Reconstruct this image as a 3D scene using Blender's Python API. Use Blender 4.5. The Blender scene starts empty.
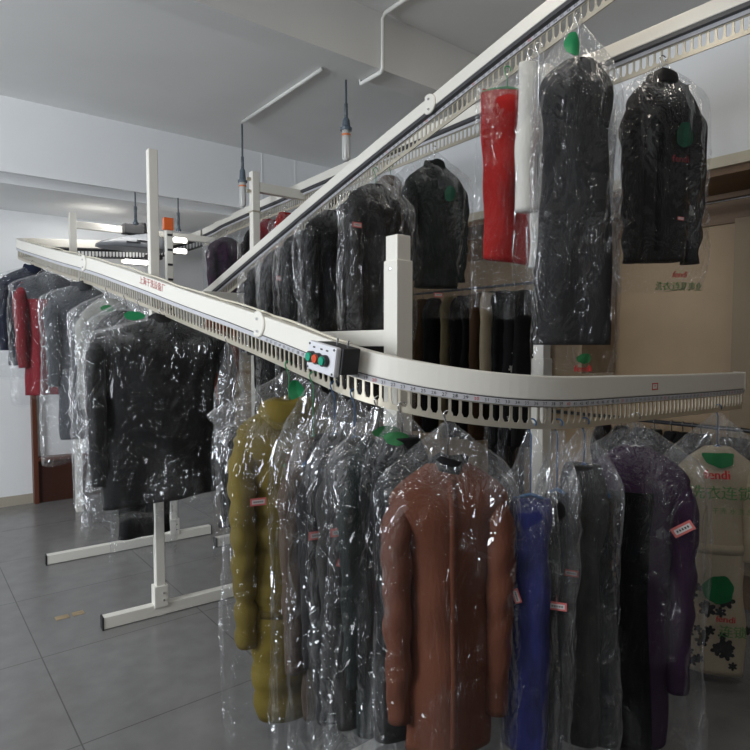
import bpy, math, random
import numpy as np
from mathutils import Vector, Matrix, noise
from mathutils.bvhtree import BVHTree

scene = bpy.context.scene
COL = scene.collection
# ------------------------------------------------------------------ camera
F, CH, PITCH = 600.0, 1.5, math.atan(30 / 600)
cam_d = bpy.data.cameras.new('camera')
cam_d.sensor_width = 36; cam_d.lens = F / 750 * 36; cam_d.clip_start = 0.05
cam = bpy.data.objects.new('camera', cam_d); COL.objects.link(cam)
cam.location = (0, 0, CH); cam.rotation_euler = (math.pi / 2 - PITCH, 0, 0)
scene.camera = cam
UA = math.radians(38.5)                       # the room's axes are turned against the view
U = np.array([math.cos(UA), math.sin(UA)]); V = np.array([-math.sin(UA), math.cos(UA)])
# ------------------------------------------------------------------ light
w = bpy.data.worlds.new('world'); scene.world = w; w.use_nodes = True
bg = w.node_tree.nodes['Background']; bg.inputs[0].default_value = (0.80, 0.87, 1.0, 1); bg.inputs[1].default_value = 0.09
def area(name, a, b, z, aim, size, power, col):
    ld = bpy.data.lights.new(name, 'AREA'); ld.shape = 'RECTANGLE'; ld.size, ld.size_y = size
    ld.energy = power; ld.color = col
    o = bpy.data.objects.new(name, ld); COL.objects.link(o)
    p = a * U + b * V; q = aim[0] * U + aim[1] * V
    o.location = (p[0], p[1], z)
    o.rotation_euler = (Vector((q[0], q[1], aim[2])) - Vector(o.location)).to_track_quat('-Z', 'Y').to_euler()
    return o
area('window_daylight', -3.6, 2.6, 2.2, (2.2, 3.9, 3.0), (1.8, 1.6), 215, (0.90, 0.95, 1.0))
area('ceiling_strip', 1.6, 5.75, 2.70, (1.6, 5.75, 0.0), (1.0, 0.12), 5, (1.0, 0.98, 0.94))
area('ceiling_strip_middle', -0.9, 0.9, 3.25, (0.1, 1.3, 0.0), (0.10, 1.2), 10, (1.0, 0.93, 0.82))
area('glint_strip_front', 0.5, -0.6, 3.25, (0.9, 1.3, 0.0), (1.2, 0.10), 10, (1.0, 0.93, 0.82))  # added lamp, split off the middle strip for more glints on the bags
area('ceiling_strip_right', 2.3, 1.4, 3.25, (2.6, 1.4, 0.0), (0.10, 1.3), 5, (1.0, 0.92, 0.80))
scene.view_settings.view_transform = 'Standard'; scene.view_settings.look = 'None'
scene.view_settings.gamma = 1; scene.view_settings.use_curve_mapping = False
scene.view_settings.exposure = 0.0
scene.cycles.max_bounces = 10; scene.cycles.transparent_max_bounces = 40
scene.cycles.use_denoising = True
scene.cycles.sample_clamp_indirect = 6

# ------------------------------------------------------------------ projection helpers (taking positions off the photograph)
def P(px, py, d):
    """point seen at pixel px,py whose distance straight ahead is d"""
    x, y = (px - 375) / F, (375 - py) / F
    cp, sp = math.cos(PITCH), math.sin(PITCH)
    r = np.array([x, cp + y * sp, y * cp - sp]); r = r * (d / r[1])
    return np.array([r[0], r[1], CH + r[2]])
def proj(p):
    v = np.asarray(p, float) - np.array([0, 0, CH])
    cp, sp = math.cos(PITCH), math.sin(PITCH)
    dep = v[1] * cp - v[2] * sp; up = v[1] * sp + v[2] * cp
    return 375 + F * v[0] / dep, 375 - F * up / dep
def R(a, b, z=None):
    p = a * U + b * V
    return (p[0], p[1]) if z is None else (p[0], p[1], z)

# ------------------------------------------------------------------ object helpers
def tag(o, label=None, cat=None, group=None, kind=None):
    if label: o['label'] = label
    if cat: o['category'] = cat
    if group: o['group'] = group
    if kind: o['kind'] = kind
    return o
def thing(name, label, cat, loc=(0, 0, 0), rz=0.0, group=None):
    o = bpy.data.objects.new(name, None); COL.objects.link(o); o.empty_display_size = 0.05
    o.location = loc; o.rotation_euler = (0, 0, rz)
    return tag(o, label, cat, group)
class MB:
    def __init__(s): s.v = []; s.f = []; s.m = []
    def add(s, vs, fs, m=0):
        n = len(s.v); s.v += [tuple(map(float, q)) for q in vs]; s.f += [tuple(i + n for i in f) for f in fs]; s.m += [m] * len(fs)
    def box(s, c, h, rz=0.0, m=0, axes=None):
        c = np.array(c, float)
        if axes is None:
            ca, sa = math.cos(rz), math.sin(rz)
            axes = (np.array([ca, sa, 0]), np.array([-sa, ca, 0]), np.array([0, 0, 1.]))
        vs = [c + axes[0] * h[0] * i + axes[1] * h[1] * j + axes[2] * h[2] * k for k in (-1, 1) for j in (-1, 1) for i in (-1, 1)]
        s.add(vs, [(0, 2, 3, 1), (4, 5, 7, 6), (0, 1, 5, 4), (2, 6, 7, 3), (0, 4, 6, 2), (1, 3, 7, 5)], m)
    def rings(s, rg, close_u=True, cap0=True, cap1=True, m=0):
        M, N = len(rg), len(rg[0]); vs = [q for r in rg for q in r]; fs = []
        for i in range(M - 1):
            for j in range(N if close_u else N - 1):
                k = (j + 1) % N; fs.append((i * N + j, i * N + k, (i + 1) * N + k, (i + 1) * N + j))
        if cap0: fs.append(tuple(range(N - 1, -1, -1)))
        if cap1: fs.append(tuple((M - 1) * N + j for j in range(N)))
        s.add(vs, fs, m)
    def tube(s, pts, r, n=8, m=0, caps=True):
        pts = [np.array(p, float) for p in pts]; rg = []; up = np.array([0.13, 0.21, 0.97])
        for i, p in enumerate(pts):
            t = pts[min(i + 1, len(pts) - 1)] - pts[max(i - 1, 0)]; t /= np.linalg.norm(t) + 1e-9
            a = np.cross(t, up)
            if np.linalg.norm(a) < 0.15: a = np.cross(t, np.array([1., 0, 0]))
            a /= np.linalg.norm(a); b = np.cross(t, a); rr = r[i] if hasattr(r, '__len__') else r
            rg.append([p + rr * (math.cos(q) * a + math.sin(q) * b) for q in np.linspace(0, 2 * math.pi, n, endpoint=False)])
        s.rings(rg, cap0=caps, cap1=caps, m=m)
    def cyl(s, p0, p1, r0, r1=None, n=20, m=0):
        s.tube([p0, p1], [r0, r0 if r1 is None else r1], n, m)
    def build(s, name, mat, parent=None, smooth=False, bevel=0.0):
        me = bpy.data.meshes.new(name); me.from_pydata(s.v, [], s.f)
        for mm in (mat if isinstance(mat, (list, tuple)) else [mat]): me.materials.append(mm)
        if any(s.m): me.polygons.foreach_set('material_index', s.m)
        if smooth: me.polygons.foreach_set('use_smooth', [True] * len(s.f))
        me.update()
        o = bpy.data.objects.new(name, me); COL.objects.link(o)
        if parent: o.parent = parent
        if bevel:
            b = o.modifiers.new('bevel', 'BEVEL'); b.width = bevel; b.segments = 2; b.limit_method = 'ANGLE'
        return o

# ------------------------------------------------------------------ materials
MATS = {}
def mat(name, col, rough=0.6, metal=0.0, bump=0.0, scale=60.0, vary=0.0, vscale=3.0, stretch=(1, 1, 1), coat=0.0, emit=0.0, sheen=0.0, tcol=None, spec=0.5, bdist=0.01):
    if name in MATS: return MATS[name]
    m = bpy.data.materials.new(name); m.use_nodes = True; nt = m.node_tree; N = nt.nodes; L = nt.links
    b = N['Principled BSDF']; b.inputs['Base Color'].default_value = (*col, 1)
    b.inputs['Roughness'].default_value = rough; b.inputs['Metallic'].default_value = metal
    b.inputs['Coat Weight'].default_value = coat; b.inputs['Sheen Weight'].default_value = sheen
    b.inputs['Specular IOR Level'].default_value = spec
    if emit: b.inputs['Emission Color'].default_value = (*col, 1); b.inputs['Emission Strength'].default_value = emit
    tc = N.new('ShaderNodeTexCoord'); mp = N.new('ShaderNodeMapping'); mp.inputs['Scale'].default_value = stretch
    L.new(tc.outputs['Object'], mp.inputs['Vector'])
    if vary:
        n = N.new('ShaderNodeTexNoise'); n.inputs['Scale'].default_value = vscale; n.inputs['Detail'].default_value = 5
        L.new(mp.outputs[0], n.inputs['Vector'])
        rp = N.new('ShaderNodeValToRGB'); rp.color_ramp.elements[0].position = 0.3; rp.color_ramp.elements[1].position = 0.7
        c2 = tcol if tcol else tuple(c * (1 - vary) for c in col)
        rp.color_ramp.elements[0].color = (*c2, 1); rp.color_ramp.elements[1].color = (*col, 1)
        L.new(n.outputs['Fac'], rp.inputs[0]); L.new(rp.outputs[0], b.inputs['Base Color'])
    if bump:
        n = N.new('ShaderNodeTexNoise'); n.inputs['Scale'].default_value = scale; n.inputs['Detail'].default_value = 6
        L.new(mp.outputs[0], n.inputs['Vector'])
        bp = N.new('ShaderNodeBump'); bp.inputs['Strength'].default_value = bump; bp.inputs['Distance'].default_value = bdist
        L.new(n.outputs['Fac'], bp.inputs['Height']); L.new(bp.outputs[0], b.inputs['Normal'])
    MATS[name] = m; return m
def cloth(name, col, **k):
    k.setdefault('rough', 0.85); k.setdefault('bump', 0.35); k.setdefault('scale', 90); k.setdefault('vary', 0.35); k.setdefault('vscale', 6)
    k.setdefault('stretch', (1, 1, 0.35)); k.setdefault('spec', 0.25); k.setdefault('bdist', 0.006)
    return mat('cloth_' + name, col, **k)
def film(name, base=0.016, milk=0.002, tint=(0.96, 0.965, 0.97), rough=0.06, bs=1.0, sc=9.0, fm=0.16):
    if name in MATS: return MATS[name]
    m = bpy.data.materials.new(name); m.use_nodes = True; nt = m.node_tree; N = nt.nodes; L = nt.links
    for n in list(N): N.remove(n)
    out = N.new('ShaderNodeOutputMaterial'); tr = N.new('ShaderNodeBsdfTransparent'); tr.inputs[0].default_value = (*tint, 1)
    gl = N.new('ShaderNodeBsdfGlossy'); gl.inputs['Roughness'].default_value = rough; gl.inputs[0].default_value = (1, 1, 1, 1)
    df = N.new('ShaderNodeBsdfDiffuse'); df.inputs[0].default_value = (0.85, 0.87, 0.9, 1)
    tc = N.new('ShaderNodeTexCoord'); mp = N.new('ShaderNodeMapping'); mp.inputs['Scale'].default_value = (1, 1, 0.38); L.new(tc.outputs['Object'], mp.inputs[0])
    n1 = N.new('ShaderNodeTexNoise'); n1.inputs['Scale'].default_value = sc; n1.inputs['Detail'].default_value = 3; n1.inputs['Distortion'].default_value = 1.6
    n2 = N.new('ShaderNodeTexVoronoi'); n2.feature = 'F1'; n2.inputs['Scale'].default_value = sc * 1.7; n2.distance = 'EUCLIDEAN'
    mx = N.new('ShaderNodeMix'); mx.data_type = 'VECTOR'; mx.inputs[0].default_value = 0.16
    L.new(mp.outputs[0], mx.inputs[4]); L.new(n1.outputs['Color'], mx.inputs[5]); L.new(mx.outputs[1], n2.inputs['Vector'])
    L.new(mp.outputs[0], n1.inputs['Vector'])
    ad = N.new('ShaderNodeMath'); ad.operation = 'ADD'; L.new(n1.outputs['Fac'], ad.inputs[0]); L.new(n2.outputs['Distance'], ad.inputs[1])
    bp = N.new('ShaderNodeBump'); bp.inputs['Strength'].default_value = bs; bp.inputs['Distance'].default_value = 0.045; L.new(ad.outputs[0], bp.inputs['Height'])
    L.new(bp.outputs[0], gl.inputs['Normal'])
    lw = N.new('ShaderNodeLayerWeight'); lw.inputs['Blend'].default_value = 0.22
    ma = N.new('ShaderNodeMath'); ma.operation = 'MULTIPLY_ADD'; ma.inputs[1].default_value = fm; ma.inputs[2].default_value = base; ma.use_clamp = True
    L.new(lw.outputs['Fresnel'], ma.inputs[0])
    at = N.new('ShaderNodeAttribute'); at.attribute_name = 'crinkle_glint'          # film gathered at the top, plus painted glint streaks and edges
    mc = N.new('ShaderNodeMath'); mc.operation = 'MULTIPLY_ADD'; mc.inputs[1].default_value = 0.07; L.new(at.outputs['Fac'], mc.inputs[0]); L.new(ma.outputs[0], mc.inputs[2]); ma = mc
    sq = N.new('ShaderNodeMath'); sq.operation = 'POWER'; sq.inputs[1].default_value = 2.5; L.new(at.outputs['Fac'], sq.inputs[0])
    mk = N.new('ShaderNodeMath'); mk.operation = 'MULTIPLY_ADD'; mk.inputs[1].default_value = 0.05; mk.inputs[2].default_value = milk; L.new(sq.outputs[0], mk.inputs[0])
    m1 = N.new('ShaderNodeMixShader'); L.new(mk.outputs[0], m1.inputs[0]); L.new(tr.outputs[0], m1.inputs[1]); L.new(df.outputs[0], m1.inputs[2])
    m2 = N.new('ShaderNodeMixShader'); L.new(ma.outputs[0], m2.inputs[0]); L.new(m1.outputs[0], m2.inputs[1]); L.new(gl.outputs[0], m2.inputs[2])
    L.new(m2.outputs[0], out.inputs[0]); MATS[name] = m; return m
FILM = film('plastic_film')
FILM_MILKY = film('plastic_film_milky', base=0.03, milk=0.03, fm=.2)
FILM_CLEAR = film('plastic_film_clear', base=0.015, milk=0.006, fm=.09)
FILM_LIGHT = film('plastic_film_crumpled', base=0.026, milk=0.008, rough=0.07, sc=11, fm=.18, bs=1.0)
white_paint = mat('cream_white_paint', (0.77, 0.745, 0.68), rough=0.42, bump=0.05, scale=30)
zinc = mat('cream_comb_metal', (0.58, 0.53, 0.43), rough=0.36, metal=0.5, vary=0.2, vscale=5)
rubber = mat('black_rubber', (0.02, 0.02, 0.022), rough=0.6)
darkgap = mat('dark_channel', (0.05, 0.05, 0.055), rough=0.5)
tape_m = mat('grey_number_tape', (0.50, 0.50, 0.53), rough=0.6)
ink_black = mat('black_ink', (0.02, 0.02, 0.02), rough=0.7)
ink_red = mat('red_ink', (0.55, 0.03, 0.03), rough=0.7)
ink_green = mat('green_ink', (0.02, 0.16, 0.05), rough=0.6)
ink_green_l = mat('pale_green_ink', (0.10, 0.24, 0.08), rough=0.6)
steel = mat('bright_steel', (0.7, 0.7, 0.72), rough=0.25, metal=1.0)

# ------------------------------------------------------------------ room shell
def rbox(mb, a0, a1, b0, b1, z0, z1, m=0):
    mb.box((*R((a0 + a1) / 2, (b0 + b1) / 2), (z0 + z1) / 2), ((a1 - a0) / 2, (b1 - b0) / 2, (z1 - z0) / 2), UA, m)
def struct(name, mb, m, **k):
    return tag(mb.build(name, m, **k), kind='structure')
def floor_at(px, py):
    u_ = P(px, py, 1.0); k_ = CH / (CH - u_[2]); return np.array([u_[0] * k_, k_])
f0 = floor_at(16, 602); FLOC = (-float(f0 @ U) + .8 * 10, -float(f0 @ V) + .8 * 10, 0)
def floor_mat():
    m = bpy.data.materials.new('polished_grey_tile'); m.use_nodes = True; nt = m.node_tree; N = nt.nodes; L = nt.links
    b = N['Principled BSDF']; tc = N.new('ShaderNodeTexCoord')
    mp = N.new('ShaderNodeMapping'); mp.inputs['Rotation'].default_value = (0, 0, -UA); mp.inputs['Location'].default_value = FLOC; L.new(tc.outputs['Object'], mp.inputs[0])
    br = N.new('ShaderNodeTexBrick'); br.offset = 0; br.inputs['Scale'].default_value = 1; br.inputs['Brick Width'].default_value = 0.8; br.inputs['Row Height'].default_value = 0.8
    br.inputs['Mortar Size'].default_value = 0.003; br.inputs['Mortar Smooth'].default_value = 0.2
    br.inputs['Color1'].default_value = (0.23, 0.225, 0.22, 1); br.inputs['Color2'].default_value = (0.218, 0.213, 0.208, 1); br.inputs['Mortar'].default_value = (0.12, 0.12, 0.115, 1)
    n = N.new('ShaderNodeTexNoise'); n.inputs['Scale'].default_value = 9; n.inputs['Detail'].default_value = 6; L.new(mp.outputs[0], n.inputs['Vector'])
    mx = N.new('ShaderNodeMix'); mx.data_type = 'RGBA'; mx.blend_type = 'MULTIPLY'; mx.inputs[0].default_value = 0.35
    L.new(mp.outputs[0], br.inputs['Vector']); L.new(br.outputs['Color'], mx.inputs[6]); L.new(n.outputs['Fac'], mx.inputs[7]); L.new(mx.outputs[2], b.inputs['Base Color'])
    b.inputs['Roughness'].default_value = 0.22; return m
wall_m = mat('white_plaster', (0.84, 0.85, 0.86), rough=0.85, bump=0.05, scale=40, vary=0.04, vscale=1.5)
ceil_m = mat('ceiling_plaster', (0.82, 0.82, 0.81), rough=0.9, bump=0.05, scale=30, vary=0.07, vscale=1.2)
mb = MB(); rbox(mb, -4, 4.4, -2.5, 6.8, -0.1, 0); struct('floor', mb, floor_mat())
mb = MB(); rbox(mb, -4, 4.4, -2.5, 5.14, 3.3, 3.4); struct('ceiling', mb, ceil_m)
mb = MB(); rbox(mb, -4, 3.66, 5.14, 5.17, 2.76, 3.4); rbox(mb, -4, 3.66, 5.17, 5.40, 2.86, 3.4); rbox(mb, -4, 3.66, 5.40, 6.46, 2.735, 3.4)
for pxj in (262, 295):
    a = min(np.arange(1, 3.6, .01), key=lambda a_: abs(proj((*R(a_, 5.14), 3.0))[0] - pxj)); rbox(mb, a, a + 0.006, 5.136, 5.14, 2.76, 3.3)
struct('trim_1', mb, wall_m)                                      # the dropped fascia and soffit along the back
mb = MB(); rbox(mb, -4, 3.66, 2.60, 2.77, 3.0, 3.3); struct('trim_2', mb, ceil_m)   # ceiling beam
mb = MB(); rbox(mb, -4, 4.4, 6.46, 6.6, 0, 3.4); struct('wall_back', mb, wall_m)
mb = MB(); rbox(mb, 3.66, 4.4, -2.5, 6.46, 2.56, 3.3); rbox(mb, 4.22, 4.4, -2.5, 6.46, 0, 2.56); rbox(mb, 3.66, 4.22, 5.0, 6.46, 0, 2.56); struct('wall_right', mb, wall_m)
mb = MB(); rbox(mb, -4, 3.66, 6.44, 6.458, 0, 0.09); struct('baseboard_back', mb, mat('beige_tile_skirting', (0.42, 0.38, 0.31), rough=0.4))

# ------------------------------------------------------------------ conveyor tracks
class Track:
    def __init__(s, ab, ztab, step=0.01):
        pts = [np.array(R(a, b)) for a, b in ab]; seg = [0]
        for i in range(1, len(pts)): seg.append(seg[-1] + np.linalg.norm(pts[i] - pts[i - 1]))
        n = int(seg[-1] / step); q = np.linspace(0, seg[-1], n)
        x = np.interp(q, seg, [p[0] for p in pts]); y = np.interp(q, seg, [p[1] for p in pts])
        px = np.array([proj((x[i], y[i], 1.5 if isinstance(ztab, list) else 2))[0] for i in range(n)])
        if isinstance(ztab, list):
            z = []
            for i in range(n):
                yy = np.interp(px[i], [t[0] for t in ztab], [t[1] for t in ztab]); z.append(P(px[i], yy, y[i])[2])
            z = np.array(z)
        else: z = ztab(q / seg[-1])
        k = 25; zp = np.pad(z, k, mode='edge'); z = np.convolve(zp, np.ones(2 * k + 1) / (2 * k + 1), 'valid')
        s.p = np.stack([x, y, z], 1); s.q = q; s.L = seg[-1]
        t = np.gradient(s.p[:, :2], axis=0)
        for _ in range(3):
            t = np.stack([np.convolve(np.pad(t[:, i], 6, mode='edge'), np.ones(13) / 13, 'valid') for i in (0, 1)], 1)
        t /= np.linalg.norm(t, axis=1)[:, None]; s.t = t; s.n = np.stack([t[:, 1], -t[:, 0]], 1)
        s.px = np.array([proj(p)[0] for p in s.p])
    def at(s, q):
        return (np.array([np.interp(q, s.q, s.p[:, i]) for i in range(3)]), np.array([np.interp(q, s.q, s.t[:, i]) for i in (0, 1)]),
                np.array([np.interp(q, s.q, s.n[:, i]) for i in (0, 1)]))
    def find(s, px, q0=0, q1=1e9):
        ok = (s.q >= q0) & (s.q <= q1); d = np.where(ok, abs(s.px - px), 1e9); return s.q[int(np.argmin(d))]
    def sweep(s, mb, s0, s1, z0, z1, step=4, q0=0, q1=1e9, m=0):
        rg = []; idx = [i for i in range(len(s.q)) if q0 <= s.q[i] <= q1]; idx = idx[::step] + ([idx[-1]] if (len(idx) - 1) % step else [])
        for i in idx:
            p, n = s.p[i], s.n[i]
            rg.append([(p[0] + n[0] * o, p[1] + n[1] * o, p[2] + z) for o, z in ((s0, z0), (s1, z0), (s1, z1), (s0, z1))])
        mb.rings(rg, m=m)
def arc(cx, cy, r, a0, a1, n=24):
    return [(cx + r * math.cos(t), cy + r * math.sin(t)) for t in np.radians(np.linspace(a0, a1, n))]
HB = 0.0375
low_ab = [(3.045, 1.12)] + arc(1.75, 1.72, 0.60, -90, -180, 30) + [(1.13, 2.4), (0.84, 5.85)] + arc(1.08, 5.90, 0.24, 180, 90, 12) + [(2.20, 6.14)] + \
    arc(2.20, 5.77, 0.37, 90, 0, 14) + [(2.57, 5.0), (2.57, 0.55)]
# heights: the lower run climbs to the back, the far run stays high
TL = Track(low_ab, lambda f: f * 0 + 1.5)
iL = int(np.argmin(TL.px)); qL = TL.q[iL]
ztL = [(5, 238), (12, 241), (60, 255.5), (100, 266), (160, 287), (180, 295), (241, 316), (280, 330), (320, 345), (360, 360.5), (387, 367), (413, 372.5), (467, 382), (520, 387), (560, 388.7), (650, 385), (700, 383), (738, 380.5)]
ztF = [(170, 247), (185, 241), (205, 232), (250, 211), (321, 180), (450, 123), (620, 49), (760, -12), (900, -75)]
zz = []
for i in range(len(TL.q)):
    x, y, _ = TL.p[i]
    if i <= iL: yy = np.interp(TL.px[i], [t[0] for t in ztL], [t[1] for t in ztL]); zz.append(P(TL.px[i], yy, y)[2])
    else: zz.append(None)
zend = zz[iL]
qc = TL.q[-1] - 5.2
for i in range(iL + 1, len(TL.q)):
    x, y, _ = TL.p[i]
    if TL.q[i] < qc - 0.75: yy = np.interp(TL.px[i], [12, 60, 180], [241, 243.5, 247]); zz[i] = P(TL.px[i], yy, y)[2]
    if TL.q[i] > qc - 0.1: yy = np.interp(TL.px[i], [t[0] for t in ztF], [t[1] for t in ztF]); zz[i] = P(TL.px[i], yy, y)[2]
known = [i for i in range(len(zz)) if zz[i] is not None]
zz = np.interp(range(len(zz)), known, [zz[i] for i in known])
k = 18; zz = np.convolve(np.pad(zz, k, mode='edge'), np.ones(2 * k + 1) / (2 * k + 1), 'valid')
TL.p[:, 2] = zz; TL.px = np.array([proj(p)[0] for p in TL.p])
QF = TL.q[-1] - 5.3
up_ab = [(2.09, 0.5), (2.09, 5.05)]
ztU = [(150, 344), (228, 277), (330, 189.5), (388, 141), (460, 82.5), (500, 48), (560, 0), (700, -115)]
TU = Track(up_ab, ztU)

def digit_meshes():
    out = {}
    for ch in '0123456789':
        c = bpy.data.curves.new('t', 'FONT'); c.body = ch; c.size = 1; o = bpy.data.objects.new('t', c); COL.objects.link(o)
        dg = bpy.context.evaluated_depsgraph_get(); me = bpy.data.meshes.new_from_object(o.evaluated_get(dg))
        out[ch] = ([tuple(v.co) for v in me.vertices], [tuple(p.vertices) for p in me.polygons])
        bpy.data.objects.remove(o); bpy.data.curves.remove(c); bpy.data.meshes.remove(me)
    return out
DIG = digit_meshes()
def text_mesh(body, size, align='LEFT'):
    c = bpy.data.curves.new('t', 'FONT'); c.body = body; c.size = size; c.align_x = align; c.resolution_u = 3
    o = bpy.data.objects.new('t', c); COL.objects.link(o); dg = bpy.context.evaluated_depsgraph_get()
    me = bpy.data.meshes.new_from_object(o.evaluated_get(dg)); r = ([tuple(v.co) for v in me.vertices], [tuple(p.vertices) for p in me.polygons])
    bpy.data.objects.remove(o); bpy.data.curves.remove(c); bpy.data.meshes.remove(me); return r

def build_track(tr, name, label, side, q0=0, q1=1e9, num0=None, redoff=0, black=False, coff=0.012, zlow=-HB):
    q1 = min(q1, tr.L); root = thing(name, label, 'conveyor')
    mb = MB(); tr.sweep(mb, -0.024, 0.024, zlow, HB, 3, q0, q1); mb.build('beam', white_paint, root, bevel=0.004)
    mb = MB(); tr.sweep(mb, -0.021, 0.021, -HB - (0.010 if coff > 0 else 0.004), zlow, 3, q0, q1); mb.build('guide_channel', darkgap, root)
    mb = MB(); c = side * (coff + 0.008)
    tr.sweep(mb, min(c, c + side * 0.003), max(c, c + side * 0.003), -HB - 0.020, -HB - 0.003, 3, q0, q1); tape = mb
    # slotted comb: top strip, toothed slots, bottom band
    mb = MB(); c = side * coff
    tr.sweep(mb, c - 0.002, c + 0.002, -0.062, -HB - 0.008, 3, q0, q1); tr.sweep(mb, c - 0.003, c + 0.003, -0.130, -0.112, 3, q0, q1)
    pitch = 0.031; k0 = int(math.ceil(q0 / pitch)); K = int(q1 / pitch); z3 = np.array([0, 0, 1.])
    for k_ in range(k0, K + 1):
        p, t, n = tr.at(k_ * pitch); t3 = np.array([t[0], t[1], 0]); n3 = np.array([n[0], n[1], 0])
        o = p + n3 * c
        def pt(dx, dz, s_): return o + t3 * dx + n3 * s_ * 0.002 + z3 * dz
        prof = [(-.0045, -.060), (.0045, -.060), (.0045, -.100), (.0105, -.1125), (-.0105, -.1125), (-.0045, -.100)]
        vs = [pt(x, z_, -1) for x, z_ in prof] + [pt(x, z_, 1) for x, z_ in prof]
        mb.add(vs, [tuple(range(5, -1, -1)), tuple(range(6, 12))] + [(i, (i + 1) % 6, 6 + (i + 1) % 6, 6 + i) for i in range(6)])
    mb.build('slotted_comb', mat('black_comb', (0.06, 0.06, 0.065), rough=0.5) if black else zinc, root)
    if num0 is not None:
        for k_ in range(k0, K):
            p, t, n = tr.at((k_ + 0.5) * pitch); t3 = np.array([t[0], t[1], 0]); n3 = np.array([n[0], n[1], 0])
            o = p + n3 * (side * (coff + 0.0122)); rt = np.cross(n3 * side, z3) * -1
            num = num0 - (k_ - redoff)
            if num <= 0: continue
            s_ = '%02d' % (num % 100); mi = 2 if num % 10 == 0 else 1
            for j, ch in enumerate(s_):
                vs, fs = DIG[ch]; tape.add([o + rt * ((v[0] + j * 0.6 - 0.6) * 0.0145) + z3 * (v[1] * 0.0145 - 0.0535) for v in vs], fs, mi)
    tape.build('number_tape', [tape_m, ink_black, ink_red], root)
    return root
mid = TL.at(TL.find(470, 0, qL)); sL = 1 if np.dot(mid[2], -mid[0][:2]) > 0 else -1
kred = int(TL.find(470, 0, qL) / 0.031 - 0.5)
low = build_track(TL, 'conveyor_track', 'lower white conveyor track curving across the front and climbing to the left', sL, 0, qL + 0.12, 30, kred)
mid = TL.at(TL.find(400, QF)); sF = 1 if np.dot(mid[2], -mid[0][:2]) > 0 else -1
build_track(TL, 'conveyor_track', 'high white conveyor track behind the other raised one, running from the drive unit', sF, QF - 0.15, 1e9, None, coff=-0.014, zlow=-0.024)
build_track(TL, 'conveyor_track', 'short white conveyor track with black comb along the back wall under the drive unit', sL, qL + 0.10, QF - 0.16, None, black=True)
mid = TU.at(TU.find(400)); sU = 1 if np.dot(mid[2], -mid[0][:2]) > 0 else -1
build_track(TU, 'conveyor_track', 'raised white conveyor track nearest the camera, slanting up to the right', sU, 0, 1e9, 95, 0, coff=-0.014, zlow=-0.024)
# end cap, red stamp and red lettering on the lower beam
mb = MB(); p, t, n = TL.at(0.003); mb.box(p, (0.027, 0.004, HB + 0.002), math.atan2(n[1], n[0])); mb.build('end_cap', white_paint, low, bevel=0.002)
def beam_print(tr, q, body, size, m, dz, side, name='lettering', parent=low, bold=0):
    vs, fs = text_mesh(body, size, 'CENTER'); mb = MB()
    for k_ in ((0,) if not bold else (-bold, 0, bold)):
        o_ = []
        for v in vs:
            p, t, n = tr.at(q + (v[0] + k_) * (-1 if side == sL else 1)); o_.append((p[0] + n[0] * side * 0.0247, p[1] + n[1] * side * 0.0247, p[2] + v[1] + dz))
        mb.add(o_, fs)
    tag(mb.build(name, m, parent))
beam_print(TL, TL.find(157, 0, qL), '上海干洗设备厂', 0.046, mat('faded_red_ink', (0.55, 0.12, 0.12), rough=0.7), -0.006, sL, bold=.0008)
q = TL.find(648, 0, qL); mb = MB()
for (dx, dz, hx, hz) in ((0, .011, .022, .0018), (0, -.011, .022, .0018), (-.02, 0, .0018, .011), (.02, 0, .0018, .011), (0.0, 0.002, .006, .0012)):
    p, t, n = TL.at(q + dx); mb.box((p[0] + n[0] * sL * .0245, p[1] + n[1] * sL * .0245, p[2] + dz - 0.004), (hx, .0006, hz), math.atan2(t[1], t[0]))
tag(mb.build('stamp', ink_red, low), 'small red rectangular stamp')
# cream cable lying along the lower beam with its clamps
mb = MB(); pts = []; rr = random.Random(4)
for q in np.arange(TL.find(352, 0, qL), TL.find(25, 0, qL), 0.06):
    p, t, n = TL.at(q); w_ = 0.010 * math.sin(q * 5.1) + 0.006 * math.sin(q * 13); pts.append(p + np.array([n[0] * w_, n[1] * w_, HB + 0.006 + 0.006 * abs(math.sin(q * 7.3))]))
mb.tube(pts, 0.0045, 6); tag(mb.build('cable', mat('cream_cable', (0.62, 0.58, 0.47), rough=0.5), smooth=True), 'cream cable lying along the top of the lower track', 'cable')
def clamp(tr, q, side, label, r=0.052):
    p, t, n = tr.at(q); ang = math.atan2(t[1], t[0]); root = thing('track_clamp', label, 'clamp', tuple(p), ang, 'round clamps on the tracks')
    mb = MB(); rg = []
    for rad, o in ((r, 0.024), (r, 0.030), (r - .004, 0.033)):
        rg.append([(min(rad * math.cos(a), r * .45), -side * o, rad * math.sin(a)) for a in np.linspace(0, 2 * math.pi, 36, endpoint=False)])
    mb.rings(rg); mb.build('plate', white_paint, root)
    for zz_ in (-0.028, 0.02):
        mb = MB(); mb.cyl((-.008, -side * .030, zz_), (-.008, -side * .039, zz_), .006, n=6); mb.build('bolt', steel, root)
clamp(TL, TL.find(264, 0, qL), sL, 'round white clamp with two bolts on the lower track left of the control box')
clamp(TL, TL.find(88, 0, qL), sL, 'round white clamp on the lower track above the dark jackets at left', 0.05)
clamp(TU, TU.find(432), sU, 'round white clamp on the raised track before the ceiling beam', 0.048)

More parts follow.
